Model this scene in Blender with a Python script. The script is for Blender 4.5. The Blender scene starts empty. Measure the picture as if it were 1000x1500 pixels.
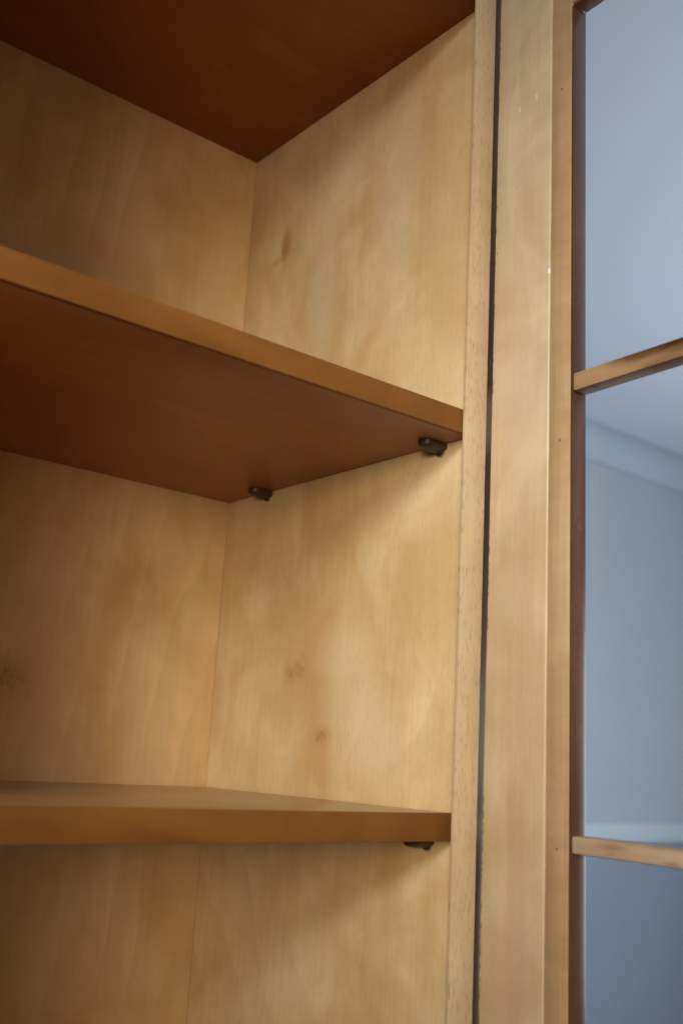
import bpy, bmesh, math
from mathutils import Vector, Matrix

S = bpy.context.scene
C = S.collection
ZE = 1.5                      # eye height above the floor
D = 0.3289                    # inside depth of the cabinet
ZT, Z1, Z2 = ZE + 0.6051, ZE + 0.2347, ZE - 0.0505
TH = 0.018
XL = -0.43                    # inner face of the far side panel
LIP0, LIP1 = -0.0128, 0.0090  # the beech front edging, left and right edge

# ------------------------------------------------------------------ mesh helpers
def box_bm(bm, x0, x1, y0, y1, z0, z1, bev=0.0, seg=2):
    r = bmesh.ops.create_cube(bm, size=1.0)
    vs = r['verts']
    for v in vs:
        v.co = Vector((x0 + (v.co.x + .5) * (x1 - x0), y0 + (v.co.y + .5) * (y1 - y0), z0 + (v.co.z + .5) * (z1 - z0)))
    if bev:
        es = list({e for v in vs for e in v.link_edges})
        bmesh.ops.bevel(bm, geom=es, offset=bev, segments=seg, profile=0.5, affect='EDGES')

def cyl_bm(bm, p0, p1, r0, r1=None, n=24, bev=0.0):
    r1 = r0 if r1 is None else r1
    p0, p1 = Vector(p0), Vector(p1)
    d = p1 - p0
    m = Matrix.Translation((p0 + p1) / 2) @ d.to_track_quat('Z', 'Y').to_matrix().to_4x4()
    r = bmesh.ops.create_cone(bm, cap_ends=True, segments=n, radius1=r0, radius2=r1, depth=d.length, matrix=m)
    if bev:
        es = [e for e in {e for v in r['verts'] for e in v.link_edges} if any(len(f.verts) > 4 for f in e.link_faces)]
        bmesh.ops.bevel(bm, geom=es, offset=bev, segments=3, profile=0.5, affect='EDGES')

def obj(name, bm, mat, parent=None, smooth=True):
    bmesh.ops.recalc_face_normals(bm, faces=bm.faces)
    me = bpy.data.meshes.new(name)
    bm.to_mesh(me); bm.free()
    if smooth:
        for p in me.polygons: p.use_smooth = True
        try: me.set_sharp_from_angle(angle=math.radians(35))
        except Exception: pass
    me.materials.append(mat)
    o = bpy.data.objects.new(name, me)
    C.objects.link(o)
    if parent: o.parent = parent
    return o

def box(name, dims, mat, parent=None, bev=0.0006):
    bm = bmesh.new(); box_bm(bm, *dims, bev=bev)
    return obj(name, bm, mat, parent)

def empty(name, loc, parent=None, rz=0.0):
    o = bpy.data.objects.new(name, None)
    C.objects.link(o)
    o.location = loc; o.rotation_euler = (0, 0, rz); o.empty_display_size = 0.1
    if parent: o.parent = parent
    return o

def tag(o, label=None, cat=None, group=None, kind=None):
    for k, v in (('label', label), ('category', cat), ('group', group), ('kind', kind)):
        if v: o[k] = v
    return o

# ------------------------------------------------------------------ node helper
class NT:
    def __init__(s, name):
        s.m = bpy.data.materials.new(name); s.m.use_nodes = True
        s.t = s.m.node_tree; s.n = s.t.nodes; s.n.clear()
        s.out = s.n.new('ShaderNodeOutputMaterial')
        tc = s.n.new('ShaderNodeTexCoord'); sp = s.n.new('ShaderNodeSeparateXYZ')
        s.t.links.new(tc.outputs['Object'], sp.inputs[0])
        s.obj = tc.outputs['Object']
        s.x, s.y, s.z = sp.outputs
    def put(s, sock, v):
        if isinstance(v, bpy.types.NodeSocket): s.t.links.new(v, sock)
        elif isinstance(v, (tuple, list)):
            sock.default_value = tuple(v) if len(sock.default_value) == len(v) else tuple(v) + (1.0,)
        else: sock.default_value = v
    def M(s, op, a, b=None, c=None):
        n = s.n.new('ShaderNodeMath'); n.operation = op
        for i, v in enumerate((a, b, c)):
            if v is not None: s.put(n.inputs[i], v)
        return n.outputs[0]
    def add(s, a, b): return s.M('ADD', a, b)
    def sub(s, a, b): return s.M('SUBTRACT', a, b)
    def mul(s, a, b): return s.M('MULTIPLY', a, b)
    def comb(s, x, y, z):
        n = s.n.new('ShaderNodeCombineXYZ')
        for i, v in enumerate((x, y, z)): s.put(n.inputs[i], v)
        return n.outputs[0]
    def noise(s, vec, scale=1.0, detail=2.0, rough=0.5, dist=0.0):
        n = s.n.new('ShaderNodeTexNoise')
        s.put(n.inputs['Vector'], vec); s.put(n.inputs['Scale'], scale)
        n.inputs['Detail'].default_value = detail; n.inputs['Roughness'].default_value = rough
        n.inputs['Distortion'].default_value = dist
        return n.outputs[0]
    def vor(s, vec, scale=1.0, rnd=1.0):
        n = s.n.new('ShaderNodeTexVoronoi')
        s.put(n.inputs['Vector'], vec); n.inputs['Scale'].default_value = scale
        n.inputs['Randomness'].default_value = rnd
        return n.outputs['Distance'], n.outputs['Color']
    def step(s, x, a, b):                       # smoothstep from a to b
        n = s.n.new('ShaderNodeMapRange'); n.interpolation_type = 'SMOOTHSTEP'
        s.put(n.inputs['Value'], x)
        if a <= b:
            n.inputs['From Min'].default_value = a; n.inputs['From Max'].default_value = b
        else:
            n.inputs['From Min'].default_value = b; n.inputs['From Max'].default_value = a
            n.inputs['To Min'].default_value = 1.0; n.inputs['To Max'].default_value = 0.0
        return n.outputs['Result']
    def mix(s, f, a, b, mode='MIX'):
        n = s.n.new('ShaderNodeMix'); n.data_type = 'RGBA'; n.blend_type = mode
        n.clamp_result = False
        s.put(n.inputs[0], f); s.put(n.inputs[6], a); s.put(n.inputs[7], b)
        return n.outputs[2]
    def scalecol(s, col, k):                    # col * k
        n = s.n.new('ShaderNodeVectorMath'); n.operation = 'SCALE'
        s.put(n.inputs[0], col); s.put(n.inputs['Scale'], k)
        return n.outputs[0]
    def bump(s, h, strength, dist=0.001):
        n = s.n.new('ShaderNodeBump'); n.inputs['Strength'].default_value = strength
        n.inputs['Distance'].default_value = dist; s.put(n.inputs['Height'], h)
        return n.outputs[0]
    def finish(s, col, rough, normal=None, coat=0.0, coat_rough=0.2, metallic=0.0, ior=1.45, spec=0.5):
        b = s.n.new('ShaderNodeBsdfPrincipled')
        s.put(b.inputs['Base Color'], col); s.put(b.inputs['Roughness'], rough)
        b.inputs['Metallic'].default_value = metallic; b.inputs['IOR'].default_value = ior
        b.inputs['Coat Weight'].default_value = coat; b.inputs['Coat Roughness'].default_value = coat_rough
        b.inputs['Specular IOR Level'].default_value = spec
        if normal is not None: s.put(b.inputs['Normal'], normal)
        s.t.links.new(b.outputs[0], s.out.inputs['Surface'])
        return s.m

def hexc(r, g, b):
    f = lambda c: (c / 255 / 12.92) if c <= 10 else ((c / 255 + .055) / 1.055) ** 2.4
    return (f(r), f(g), f(b))

# ------------------------------------------------------------------ woods
def veneer(name, across, along, light, dark, seed, knots=(), figure=0.10, blot=1.0, grain=0.10, pores=0.0,
           rough=0.42, coat=0.15, spec=0.5, marks=(), streaks=None, patches=(), edge=None, across_scale=1.0, cath=None):
    """A flat sawn veneer. across / along are 'x','y','z' of the part's own space."""
    n = NT(name)
    A, B = getattr(n, across), getattr(n, along)
    third = [c for c in 'xyz' if c not in (across, along)][0]
    T = n.mul(getattr(n, third), 0.35)
    sa = across_scale
    # slow warp that bends the figure
    w1 = n.noise(n.comb(n.mul(A, 3.0 * sa), n.mul(B, 1.4), n.add(T, seed)), 1.0, 2.0)
    w2 = n.noise(n.comb(n.mul(A, 9.0 * sa), n.mul(B, 2.2), n.add(T, seed + 7.3)), 1.0, 2.0)
    a2 = n.add(A, n.mul(n.sub(w1, .5), .16 / sa))
    # clouds
    b1 = n.noise(n.comb(n.mul(a2, 8.5 * sa), n.mul(B, 6.0), seed + 1.7), 1.0, 3.0, .55, .4)
    b2 = n.noise(n.comb(n.mul(a2, 20 * sa), n.mul(B, 13.0), seed + 4.1), 1.0, 3.0, .6, .8)
    cloud = n.add(n.mul(b1, .7), n.mul(b2, .3))
    f = n.step(cloud, .5 - .22 / max(blot, .01), .5 + .22 / max(blot, .01))
    col = n.mix(f, dark, light)
    # growth rings of the flat cut: tone rises slowly and drops sharply, in cathedral arches
    if cath:
        (c0, cs, cm) = cath
        dv = n.sub(A, c0)
        arch = n.M('SQRT', n.add(n.mul(dv, dv), .00015))
        base = n.add(n.mul(arch, cs), n.mul(B, cm))
    else:
        base = n.mul(a2, 11.0 * sa)
    ring = n.add(base, n.add(n.mul(w2, 1.9), n.mul(w1, 1.6)))
    fr = n.M('FRACT', ring)
    saw = n.sub(n.mul(n.step(fr, .0, .07), n.sub(1.0, n.mul(fr, .9))), .45)
    brk = n.step(b1, .42, .62)
    k = n.add(1.0, n.mul(n.mul(saw, brk), figure * 1.5))
    # fine fibre along the grain
    g1 = n.noise(n.comb(n.mul(A, 420), n.mul(B, 7), seed), 1.0, 2.0, .65)
    g2 = n.noise(n.comb(n.mul(A, 95), n.mul(B, 3.0), seed + 2), 1.0, 3.0, .6)
    k = n.mul(k, n.add(1.0, n.mul(n.sub(g1, .5), grain)))
    k = n.mul(k, n.add(1.0, n.mul(n.sub(g2, .5), grain * 1.0)))
    # ray shimmer across the grain
    rip = n.noise(n.comb(n.mul(A, 30), n.mul(B, 75), seed + 5), 1.0, 3.0, .6, .5)
    k = n.mul(k, n.add(1.0, n.mul(n.sub(rip, .5), grain * .9)))
    col = n.scalecol(col, k)
    # whole-patch tints (paler or browner flame in the veneer, painted reflections on the filler strip): (a, b, ra, rb, color, strength)
    for (pa, pb, ra, rb, pc, st) in patches:
        wob = n.mul(n.sub(cloud, .5), 3.2)
        da = n.M('POWER', n.M('ABSOLUTE', n.mul(n.sub(A, pa), 1 / ra)), 2.0)
        db = n.M('POWER', n.M('ABSOLUTE', n.mul(n.sub(B, pb), 1 / rb)), 2.0)
        d = n.add(n.M('SQRT', n.add(da, db)), wob)
        col = n.mix(n.mul(n.step(d, 1.25, .1), st), col, pc)
    # knots: (a, b, radius, strength)
    if knots:
        nn = n.noise(n.comb(n.mul(A, 420), n.mul(B, 190), seed + 3), 1.0, 3.0, .7, .6)
        n3 = n.noise(n.comb(n.mul(A, 120), n.mul(B, 90), seed + 13), 1.0, 2.0, .6)
        stroke = n.step(nn, .50, .60)
    for (ka, kb, kr, st) in knots:
        da = n.mul(n.sub(A, ka), 1 / kr); db = n.mul(n.sub(B, kb), 1.25 / kr)
        d = n.M('SQRT', n.add(n.mul(da, da), n.mul(db, db)))
        dd = n.add(d, n.mul(n.sub(n3, .5), 2.0))
        halo = n.mul(n.step(dd, 3.4, .3), .30 * st)
        col = n.mix(n.mul(halo, 1.5), col, (.42, .21, .065))
        core = n.mul(n.step(dd, 1.5, .7), n.mul(n.add(.08, n.mul(stroke, .62)), st))
        col = n.mix(core, col, (.24, .095, .030))
    if pores:
        Ap = n.add(A, n.mul(getattr(n, third), .6))
        vd, vc = n.vor(n.comb(n.mul(Ap, 860), n.mul(B, 95), seed), 1.0)
        on = n.step(n.noise(n.comb(n.mul(Ap, 330), n.mul(B, 90), seed + 2.2), 1.0, 1.0), .36, .50)
        p = n.mul(n.mul(n.step(vd, .36, .20), on), pores)
        col = n.mix(p, col, (.23, .115, .055))
    if streaks:
        (th, sc, str_) = streaks
        sn = n.noise(n.comb(n.mul(A, 190), n.mul(B, 16), seed + 11), 1.0, 4.0, .6, .4)
        col = n.mix(n.mul(n.step(sn, th, th + .12), str_), col, sc)
    nm = n.noise(n.comb(n.mul(A, 700), n.mul(B, 400), seed + 1), 1.0, 2.0, .6) if marks else None
    # small pale or dark scars: (a, b, ra, rb, tilt, color, strength)
    for (ma, mb, ra, rb, tl, mc, st) in marks:
        u = n.add(n.sub(A, ma), n.mul(n.sub(B, mb), tl)); v = n.sub(B, mb)
        da = n.mul(u, 1 / ra); db = n.mul(v, 1 / rb)
        d = n.add(n.M('SQRT', n.add(n.mul(da, da), n.mul(db, db))), n.mul(n.sub(nm, .5), .9))
        col = n.mix(n.mul(n.step(d, 1.1, .55), st), col, mc)
    if edge:                                  # chipped arris near A = edge
        (ea, wd, ec) = edge
        en = n.noise(n.comb(n.mul(A, 500), n.mul(B, 300), seed + 6), 1.0, 4.0, .75)
        el = n.noise(n.comb(0.0, n.mul(B, 9), seed + 8), 1.0, 2.0)
        near = n.step(n.M('ABSOLUTE', n.sub(A, ea)), wd, wd * .25)
        col = n.mix(n.mul(n.mul(near, n.step(en, .49, .57)), n.step(el, .36, .52)), col, ec)
    h = n.add(n.mul(g1, .6), n.mul(b2, .4))
    rg = n.add(rough - .05, n.mul(b2, .10))
    return n.finish(col, rg, None, coat=coat, coat_rough=.28, spec=spec)

BIR_L, BIR_D = (.71, .545, .310), (.57, .365, .160)
m_side = veneer('birch_side', 'y', 'z', BIR_L, BIR_D, 3.1,
                knots=[(.2095, ZE + .0675, .0056, .7), (.1980, ZE + .0690, .0056, .7), (.1638, ZE + .0165, .0056, .75),
                       (.2660, ZE + .4790, .0040, .6)],
                patches=[(.125, ZE + .050, .030, .060, (.77, .635, .40), .45), (.095, ZE + .010, .035, .040, (.77, .64, .42), .45), (.150, ZE + .085, .030, .020, (.75, .60, .37), .4), (.20, ZE + .105, .040, .045, (.50, .29, .12), .55),
                         (.215, ZE + .045, .050, .025, (.52, .32, .14), .35), (.170, ZE - .002, .018, .022, (.56, .33, .13), .45),
                         (.20, ZE + .42, .022, .08, (.71, .60, .43), .4), (.2655, ZE + .487, .009, .019, (.36, .16, .045), .62), (.277, ZE + .473, .014, .005, (.40, .19, .06), .5), (.166, ZE + .455, .016, .012, (.72, .55, .36), .5),
                         (.12, ZE + .50, .05, .05, (.54, .33, .15), .3), (.105, ZE + .47, .03, .10, (.72, .60, .42), .4),
                         (.04, ZE + .33, .03, .20, (.62, .47, .25), .45)],
                figure=.06, grain=.18, pores=.17, blot=1.35, cath=(.144, -16.0, 11.0))
m_back = veneer('birch_back', 'x', 'z', (.68, .480, .250), (.54, .315, .115), 12.4,
                knots=[(-.196, ZE + .050, .012, .75)],
                patches=[(-.235, ZE + .045, .045, .05, (.40, .22, .09), .45), (-.10, ZE + .14, .03, .05, (.47, .27, .10), .5),
                         (-.16, ZE - .03, .05, .04, (.66, .53, .35), .4)],
                figure=.085, grain=.15, blot=1.25, cath=(.10, 26.0, 4.5))
m_far = veneer('birch_far', 'y', 'z', BIR_L, BIR_D, 21.0, figure=.1)
SH_L, SH_D = (.35, .125, .032), (.27, .085, .020)
m_shelf = veneer('stained_shelf', 'y', 'x', SH_L, SH_D, 5.5, figure=.12, grain=.22, blot=1.2, rough=.42, coat=.18, spec=.4)
m_shelf_top = veneer('shelf_top_sheen', 'y', 'x', (.46, .235, .095), (.37, .175, .062), 5.5, figure=.12, grain=.22, blot=1.2, rough=.32, coat=.45, spec=.6)  # lighter base colour than the underside paints in the sheen on top
m_shelf_edge = veneer('stained_edge', 'z', 'x', (.265, .104, .020), (.185, .065, .011), 8.8, figure=.12, grain=.18, rough=.50, coat=.04, spec=.3)
m_top = veneer('stained_top', 'y', 'x', (.30, .105, .028), (.23, .075, .018), 15.5, figure=.12, grain=.22, blot=1.2, rough=.45, coat=.05, spec=.35)
m_beech = veneer('beech_edging', 'x', 'z', (.61, .465, .285), (.50, .355, .195), 2.2, figure=.04, grain=.16, pores=.50, rough=.5, coat=.05,
                 streaks=(.60, (.50, .34, .13), .5))
STILE_MARKS = [(.0237, ZE + .4982, .0010, .0032, 0, (.80, .78, .74), .95), (.0414, ZE + .5003, .0008, .0036, .1, (.80, .77, .72), .75),
               (.0555, ZE + .3500, .0016, .0022, 0, (.80, .78, .76), .9), (.0290, ZE + .4560, .0012, .0110, -1.7, (.72, .62, .50), .55),
               (.0400, ZE + .4640, .0010, .0080, -1.7, (.72, .62, .50), .5), (.0210, ZE + .4270, .0012, .0100, -1.6, (.71, .60, .47), .45),
               (.0022, ZE + .3834, .0008, .0016, 0, (.14, .12, .10), .8)]
m_stile = veneer('pale_stile', 'x', 'z', (.67, .530, .345), (.53, .375, .210), 30.7,
                 figure=.07, grain=.20, rough=.42, coat=.2, blot=1.5, pores=.10,
                 marks=STILE_MARKS, edge=(0.0, .0022, (.07, .055, .05)),
                 patches=[(.030, ZE + .400, .030, .050, (.52, .355, .200), .5), (.012, ZE + .350, .014, .030, (.52, .36, .21), .4),
                          (.025, ZE + .117, .016, .020, (.61, .47, .32), .5), (.042, ZE + .055, .012, .060, (.60, .41, .26), .4),
                          (.030, ZE - .108, .020, .050, (.58, .385, .235), .5), (.035, ZE + .250, .030, .080, (.66, .53, .37), .4),
                          (.030, ZE + .440, .028, .012, (.62, .48, .33), .4)])
m_bead = veneer('glazing_bead', 'x', 'z', (.56, .390, .225), (.44, .275, .135), 41.0, figure=.06, grain=.40, rough=.42, coat=.2, blot=1.2)
m_liner = veneer('dark_rebate', 'y', 'z', (.120, .055, .032), (.07, .030, .018), 44.0, figure=.05, grain=.25, rough=.28, coat=.35)
m_rail_dark = veneer('dark_rail', 'z', 'x', (.235, .120, .065), (.15, .070, .038), 47.0, figure=.05, grain=.25, rough=.35, coat=.3)
m_muntin = veneer('worn_muntin', 'z', 'x', (.56, .370, .215), (.46, .270, .130), 52.0, figure=.10, grain=.22, rough=.38, coat=.2,
                  streaks=(.56, (.20, .090, .036), .7),
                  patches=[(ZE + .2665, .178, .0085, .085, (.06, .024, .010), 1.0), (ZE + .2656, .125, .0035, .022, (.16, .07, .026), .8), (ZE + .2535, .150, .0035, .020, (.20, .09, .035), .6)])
m_muntin2 = veneer('worn_muntin_pale', 'z', 'x', (.60, .430, .300), (.50, .315, .185), 57.0, figure=.10, grain=.22, rough=.38, coat=.2,
                   streaks=(.57, (.24, .105, .048), .7),
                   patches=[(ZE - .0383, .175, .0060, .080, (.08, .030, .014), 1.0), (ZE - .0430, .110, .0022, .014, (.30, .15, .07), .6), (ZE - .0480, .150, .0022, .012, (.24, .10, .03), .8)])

def plain(name, col, rough, var=.1, scale=40, metallic=0.0, coat=0.0, bump=.1, spec=.5):
    n = NT(name)
    f = n.noise(n.obj, scale, 4.0, .6)
    f2 = n.noise(n.obj, scale * 6, 3.0, .6)
    k = n.add(1.0, n.add(n.mul(n.sub(f, .5), var * 2), n.mul(n.sub(f2, .5), var)))
    return n.finish(n.scalecol(col, k), n.add(rough - .06, n.mul(f, .12)), n.bump(f2, bump, .0008), metallic=metallic, coat=coat, spec=spec)

m_pin = plain('bronzed_pin', (.045, .032, .026), .42, .35, 300, metallic=.2, bump=.15)
m_sleeve = plain('pin_sleeve', (.42, .36, .29), .35, .2, 300, metallic=.3)
m_nail = plain('nail_head', (.30, .27, .24), .45, .3, 400, metallic=.5)
m_hinge = veneer('filler_strip_reflect', 'x', 'z', (.085, .048, .030), (.050, .027, .018), 71.0, figure=.05, grain=.5, rough=.4, coat=.2,
                 patches=[(.013, ZE + .020, .02, .085, (.150, .138, .100), .9), (.013, ZE - .040, .02, .012, (.16, .125, .08), .8),  # pale patches paint reflections onto the dark strip in the gap
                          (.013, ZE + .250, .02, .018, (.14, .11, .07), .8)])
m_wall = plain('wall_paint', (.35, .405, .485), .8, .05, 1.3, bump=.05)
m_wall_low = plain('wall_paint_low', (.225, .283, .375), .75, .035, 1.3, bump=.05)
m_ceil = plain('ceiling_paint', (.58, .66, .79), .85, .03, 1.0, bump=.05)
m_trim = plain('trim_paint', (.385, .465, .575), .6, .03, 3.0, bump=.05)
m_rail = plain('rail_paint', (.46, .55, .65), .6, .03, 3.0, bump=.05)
m_floor = veneer('floor_boards', 'x', 'y', (.30, .19, .10), (.20, .115, .06), 61.0, figure=.2)

def glass_mat():
    n = NT('window_glass')
    tr = n.n.new('ShaderNodeBsdfTransparent'); tr.inputs[0].default_value = (.955, .968, .965, 1)
    gl = n.n.new('ShaderNodeBsdfGlossy'); gl.inputs['Roughness'].default_value = .02
    lw = n.n.new('ShaderNodeLayerWeight'); lw.inputs[0].default_value = .5
    fr = n.add(.010, n.mul(n.M('POWER', lw.outputs['Facing'], 5.0), .96))
    mx = n.n.new('ShaderNodeMixShader')
    n.t.links.new(fr, mx.inputs[0]); n.t.links.new(tr.outputs[0], mx.inputs[1]); n.t.links.new(gl.outputs[0], mx.inputs[2])
    n.t.links.new(mx.outputs[0], n.out.inputs['Surface'])
    return n.m
m_glass = glass_mat()

# ------------------------------------------------------------------ the room seen through the glass
YW = 2.20
KW = (YW + .5038) / (D + .03 + .5038)
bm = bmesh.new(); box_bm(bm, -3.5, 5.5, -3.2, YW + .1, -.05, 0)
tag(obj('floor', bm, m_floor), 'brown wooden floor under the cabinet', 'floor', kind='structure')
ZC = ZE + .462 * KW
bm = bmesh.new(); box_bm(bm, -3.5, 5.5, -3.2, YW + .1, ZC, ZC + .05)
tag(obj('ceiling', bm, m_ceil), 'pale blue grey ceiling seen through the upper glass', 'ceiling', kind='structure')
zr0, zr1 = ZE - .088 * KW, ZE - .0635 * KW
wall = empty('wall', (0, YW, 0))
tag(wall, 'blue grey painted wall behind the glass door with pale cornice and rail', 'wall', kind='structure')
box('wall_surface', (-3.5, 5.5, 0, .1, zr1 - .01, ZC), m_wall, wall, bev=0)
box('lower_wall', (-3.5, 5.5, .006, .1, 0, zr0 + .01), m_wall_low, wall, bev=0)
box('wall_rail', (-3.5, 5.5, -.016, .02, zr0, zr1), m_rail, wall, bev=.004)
# cornice: concave cove with small fillets, swept along the wall
zc0 = ZE + .4205 * KW
hc = ZC - zc0
prof = [(0.0, zc0), (-.012, zc0), (-.012, zc0 + .012)]
for i in range(11):
    a = math.pi / 2 * i / 10
    R = hc - .026
    prof.append((-.014 - R * (1 - math.cos(a)), zc0 + .014 + R * math.sin(a)))
prof += [(-.014 - hc + .026 - .012, ZC - .012), (-.014 - hc + .026 - .012, ZC - .001), (0.0, ZC - .001)]
bm = bmesh.new()
ends = []
for x in (-3.5, 5.5):
    ends.append([bm.verts.new((x, p[0] - .0005, p[1])) for p in prof])
m = len(prof)
for i in range(m):
    bm.faces.new((ends[0][i], ends[0][(i + 1) % m], ends[1][(i + 1) % m], ends[1][i]))
bm.faces.new(ends[0]); bm.faces.new(list(reversed(ends[1])))
obj('cornice', bm, m_trim, wall)

# ------------------------------------------------------------------ the cabinet
cab = empty('cabinet', (0, 0, 0))
tag(cab, 'open birch veneered cabinet, glazed door swung open at the right, two brown shelves inside', 'cabinet')
ZB = ZE - .40                      # inner floor of the upper compartment
ZTOP = ZT + .020
bt = .018
sp = box('side_panel', (0, bt, .0031, D + .004, .0, ZTOP), m_side, cab)
fe = box('front_edging', (LIP0, LIP1, 0, .003, .0, ZTOP + .004), m_beech, sp, bev=.0004)
tag(fe, 'pale flecked beech front edging')
box('side_panel', (XL - bt, XL, .0005, D + .004, .0, ZTOP), m_far, cab)
box('back_panel', (XL + .0003, -.0003, D, D + .006, .08, ZTOP - .001), m_back, cab, bev=0)
tp = box('top_panel', (XL + .0003, -.0003, .0075, D - .0003, ZT, ZT + .019), m_top, cab)
box('front_edging', (XL + .0003, -.0003, .0035, .0073, ZT + .0003, ZT + .019), m_shelf_edge, tp, bev=.0008)
box('bottom_panel', (XL + .0003, -.0003, .004, D - .0003, ZB - .018, ZB), m_shelf, cab)
box('plinth_panel', (XL + .0003, -.0003, .012, .028, .0, ZB - .020), m_far, cab)

# shelf pins in the side panel
def make_pin(y, z):
    bm = bmesh.new()
    # tongue that carries the shelf: flat top, rounded nose and belly
    w, L, t = .0074, .0215, .0066
    rows = []
    ns, na = 14, 12
    for i in range(ns + 1):
        u = i / ns
        x = -L * u
        ww = w * (math.sqrt(max(0, 1 - ((u - .62) / .38) ** 2)) if u > .62 else 1.0 - .10 * (1 - u / .62))
        tt = t * (1 - .30 * max(0, (u - .5) / .5) ** 2)
        ww = max(ww, .0006)
        row = []
        for j in range(na + 1):
            a = math.pi * j / na
            row.append(bm.verts.new((x, -ww * math.cos(a), -tt * math.sin(a) ** .75)))
        for j in range(1, na):
            a = j / na
            row.append(bm.verts.new((x, ww * (1 - 2 * a) * .97, .0)))
        rows.append(row)
    m = len(rows[0])
    for i in range(ns):
        for j in range(m):
            bm.faces.new((rows[i][j], rows[i][(j + 1) % m], rows[i + 1][(j + 1) % m], rows[i + 1][j]))
    bm.faces.new(rows[0]); bm.faces.new(list(reversed(rows[-1])))
    # flange against the panel and the peg inside the bore
    cyl_bm(bm, (-.0001, 0, -.0036), (-.0030, 0, -.0036), .0046, n=32, bev=.0010)
    p = obj('shelf_pin', bm, m_pin, cab)
    p.location = (0, y, z)
    bm = bmesh.new()
    cyl_bm(bm, (.0004, 0, -.0039), (-.0009, 0, -.0039), .0052, n=32, bev=.0004)
    s = obj('bore_sleeve', bm, m_sleeve, p)
    return p
pin = make_pin(.0375, Z1 - .0004)
def copy_pin(y, z):
    c = pin.copy(); C.objects.link(c); c.parent = cab; c.location = (0, y, z)
    for ch in list(pin.children):
        d = ch.copy(); C.objects.link(d); d.parent = c
copy_pin(.2625, Z1 - .0004)
copy_pin(.0375, Z2 - .0004)
copy_pin(.2625, Z2 - .0004)

# the strip in the slot between carcass and door
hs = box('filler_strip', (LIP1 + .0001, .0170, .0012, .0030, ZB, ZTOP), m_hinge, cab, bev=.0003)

# ------------------------------------------------------------------ the door (child of the cabinet)
# local: x = along the door away from the hinge, y = from the inner face to the outer face
ANG = math.radians(-2.824)
HX, HY = .0120, -.002
dvec = Vector((math.sin(ANG), -math.cos(ANG)))
rz = math.atan2(dvec.y, dvec.x)
door = empty('door', (HX, HY, 0), cab, rz)
W1, W2, G, TD = .0559, .0768, .0149, .0200
DW = .455                                # width of the door leaf
DB, DT = ZB - .008, ZE + .5603 + .078
RB, RT = DB + .078, ZE + .5603            # inner opening of the frame
def frame_bar(name, u0, u1, z0, z1, mat, lip):
    bm = bmesh.new()
    box_bm(bm, u0, u1, 0, TD, z0, z1, bev=.0009, seg=3)
    if lip:
        box_bm(bm, *lip, bev=.0006)
    return obj(name, bm, mat, door)
frame_bar('stile', 0, W1, DB, DT, m_stile, (W1 - .001, W2 - .0065, G + .0034, TD - .0006, DB + .001, DT - .001))
frame_bar('stile', DW - W1, DW, DB, DT, m_stile, (DW - W2 + .0065, DW - W1 + .001, G + .0034, TD - .0006, DB + .001, DT - .001))
frame_bar('rail', W1 + .0002, DW - W1 - .0002, RT + .021, DT - .0004, m_rail_dark, (W2 - .006, DW - W2 + .006, G + .0034, TD - .0006, RT + .0085, RT + .022))
frame_bar('rail', W1 + .0002, DW - W1 - .0002, DB + .0004, RB - .021, m_stile, (W2 - .006, DW - W2 + .006, G + .0034, TD - .0006, RB - .022, RB - .0085))
# glazing beads round the opening: lighter inner face, dark stained rebate side
def bead(name, dims, mat): return box(name, dims, mat, door, bev=.0010)
b1 = bead('glazing_bead', (W1 + .0003, W2 - .0016, .0006, G, RB - .02, RT + .02), m_bead)
box('rebate_side', (W2 - .0015, W2, .0010, G, RB, RT), m_liner, door, bev=.0003)
bead('glazing_bead', (DW - W2 + .0016, DW - W1 - .0003, .0006, G, RB - .02, RT + .02), m_bead)
box('rebate_side', (DW - W2, DW - W2 + .0015, .0010, G, RB, RT), m_liner, door, bev=.0003)
bead('glazing_bead', (W2, DW - W2, .0006, G, RT + .0016, RT + .0206), m_bead)
box('rebate_side', (W2 + .0002, DW - W2 - .0002, .0010, G, RT, RT + .0015), m_rail_dark, door, bev=.0003)
bead('glazing_bead', (W2, DW - W2, .0006, G, RB - .0206, RB), m_bead)
# muntins
M1B, M1T = ZE + .2525, ZE + .2656
M2B, M2T = ZE - .0499, ZE - .0391
mb1 = box('muntin', (W2 + .0003, DW - W2 - .0003, .0012, G + .0002, M1B, M1T), m_muntin, door, bev=.0016)
mb2 = box('muntin', (W2 + .0003, DW - W2 - .0003, .0012, G + .0002, M2B, M2T), m_muntin2, door, bev=.0016)
for z0, z1 in ((RB - .004, M2B - .0004 + .005), (M2T - .005, M1B + .006), (M1T - .006, RT + .004)):
    box('glass_pane', (W2 - .006, DW - W2 + .006, G + .0004, G + .0032, z0, z1), m_glass, door, bev=0)
# nails in the bead
for u, z in ((.0665, ZE + .4935), (.0665, ZE + .2195), (.0660, ZE - .0480)):
    bm = bmesh.new(); cyl_bm(bm, (u, .0009, z), (u, .0001, z), .0011, .0008, n=16)
    obj('nail', bm, m_nail, door)

# ------------------------------------------------------------------ loose shelves on their pins
def shelf(z, y0, label):
    b = box('shelf', (XL + .0009, -.0009, y0 + .0034, D - .0012, 0, TH), m_shelf, bev=.0006)
    b.location = (0, 0, z)
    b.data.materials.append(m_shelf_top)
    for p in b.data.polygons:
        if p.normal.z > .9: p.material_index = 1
    tag(b, label, 'shelf', 'loose shelves in the cabinet')
    box('front_edge', (XL + .0008, -.0008, y0, y0 + .0040, -.00008, TH + .00008), m_shelf_edge, b, bev=.0005)
    return b
shelf(Z1, .0036, 'upper brown shelf seen from below, resting on two dark pins')
shelf(Z2, .0092, 'lower brown shelf at eye level, its top surface just visible')

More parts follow.
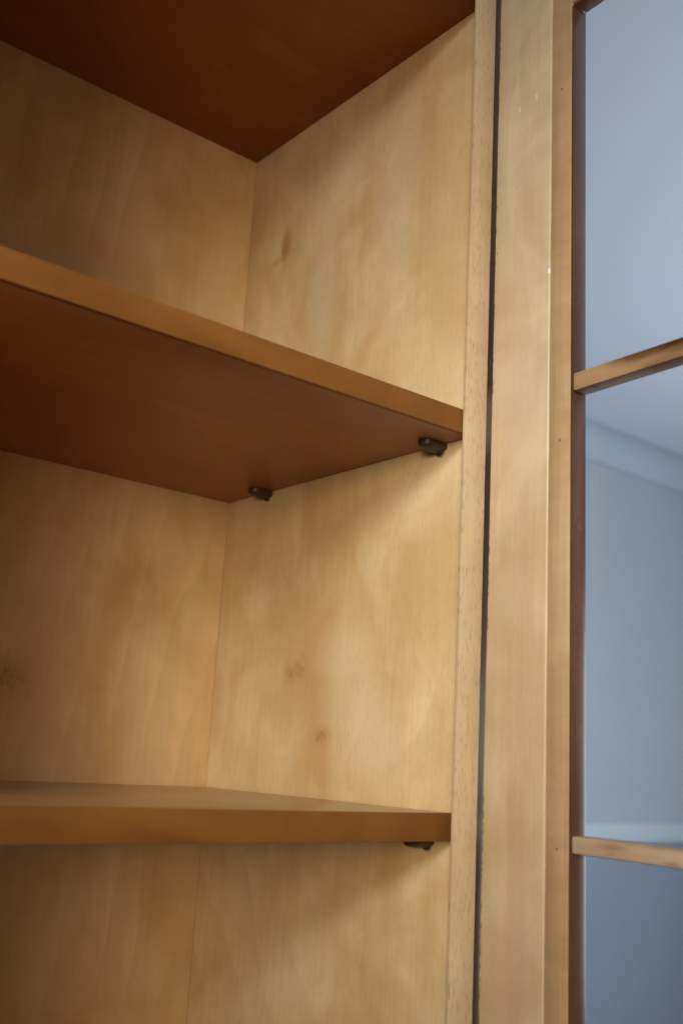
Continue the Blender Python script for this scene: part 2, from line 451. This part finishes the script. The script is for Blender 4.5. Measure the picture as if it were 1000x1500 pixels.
# ------------------------------------------------------------------ light
def area(name, loc, target, sx, sy, power, col, spread=180):
    l = bpy.data.lights.new(name, 'AREA'); l.shape = 'RECTANGLE'; l.size = sx; l.size_y = sy
    l.energy = power; l.color = col; l.spread = math.radians(spread)
    o = bpy.data.objects.new(name, l); C.objects.link(o)
    o.location = loc
    o.rotation_euler = (Vector(target) - Vector(loc)).to_track_quat('-Z', 'Y').to_euler()
    return o
area('window_light', (-1.60, -1.45, ZE + .86), (.24, .0, ZE + .11), .80, .60, 1.42, (.95, 1.0, 1.02), 26)
area('room_fill', (-1.85, -1.55, ZE + .24), (.02, .2, ZE + .15), .9, .60, 1.70, (1.0, .82, .58), 33)  # added fill lamp, stands in for warm bounce from the room
area('wall_fill', (3.0, -.5, ZE - .2), (.9, 1.75, ZC), 1.2, 1.5, 70, (.95, .98, 1.0))  # added lamp that brightens the wall and ceiling behind the glass

w = bpy.data.worlds.new('World'); S.world = w; w.use_nodes = True
bg = w.node_tree.nodes['Background']
bg.inputs[0].default_value = (.80, .90, 1.0, 1); bg.inputs[1].default_value = .09

# ------------------------------------------------------------------ camera
cam = bpy.data.cameras.new('camera'); co = bpy.data.objects.new('camera', cam); C.objects.link(co)
fw = Vector((.6089582, .75886728, .23084705)); rt = Vector((.77055218, -.63501416, .05483027)); up = Vector((-.18820004, -.14449035, .97144392))
mt = Matrix((rt, up, -fw)).transposed().to_4x4()
mt.translation = Vector((-.52768825, -.50383510, ZE))
co.matrix_world = mt
cam.sensor_fit = 'VERTICAL'; cam.sensor_height = 36; cam.sensor_width = 24
cam.lens = 36 * 1515.165 / 1500
cam.clip_start = .01; cam.clip_end = 50
cam.dof.use_dof = True; cam.dof.focus_distance = .80; cam.dof.aperture_fstop = 6.3
S.camera = co

S.render.engine = 'CYCLES'
S.cycles.max_bounces = 6; S.cycles.diffuse_bounces = 4; S.cycles.glossy_bounces = 2; S.cycles.transparent_max_bounces = 12
S.view_settings.view_transform = 'Standard'; S.view_settings.look = 'None'
S.view_settings.exposure = 0; S.view_settings.gamma = 1; S.view_settings.use_curve_mapping = False
S.render.resolution_x, S.render.resolution_y = 682, 1024
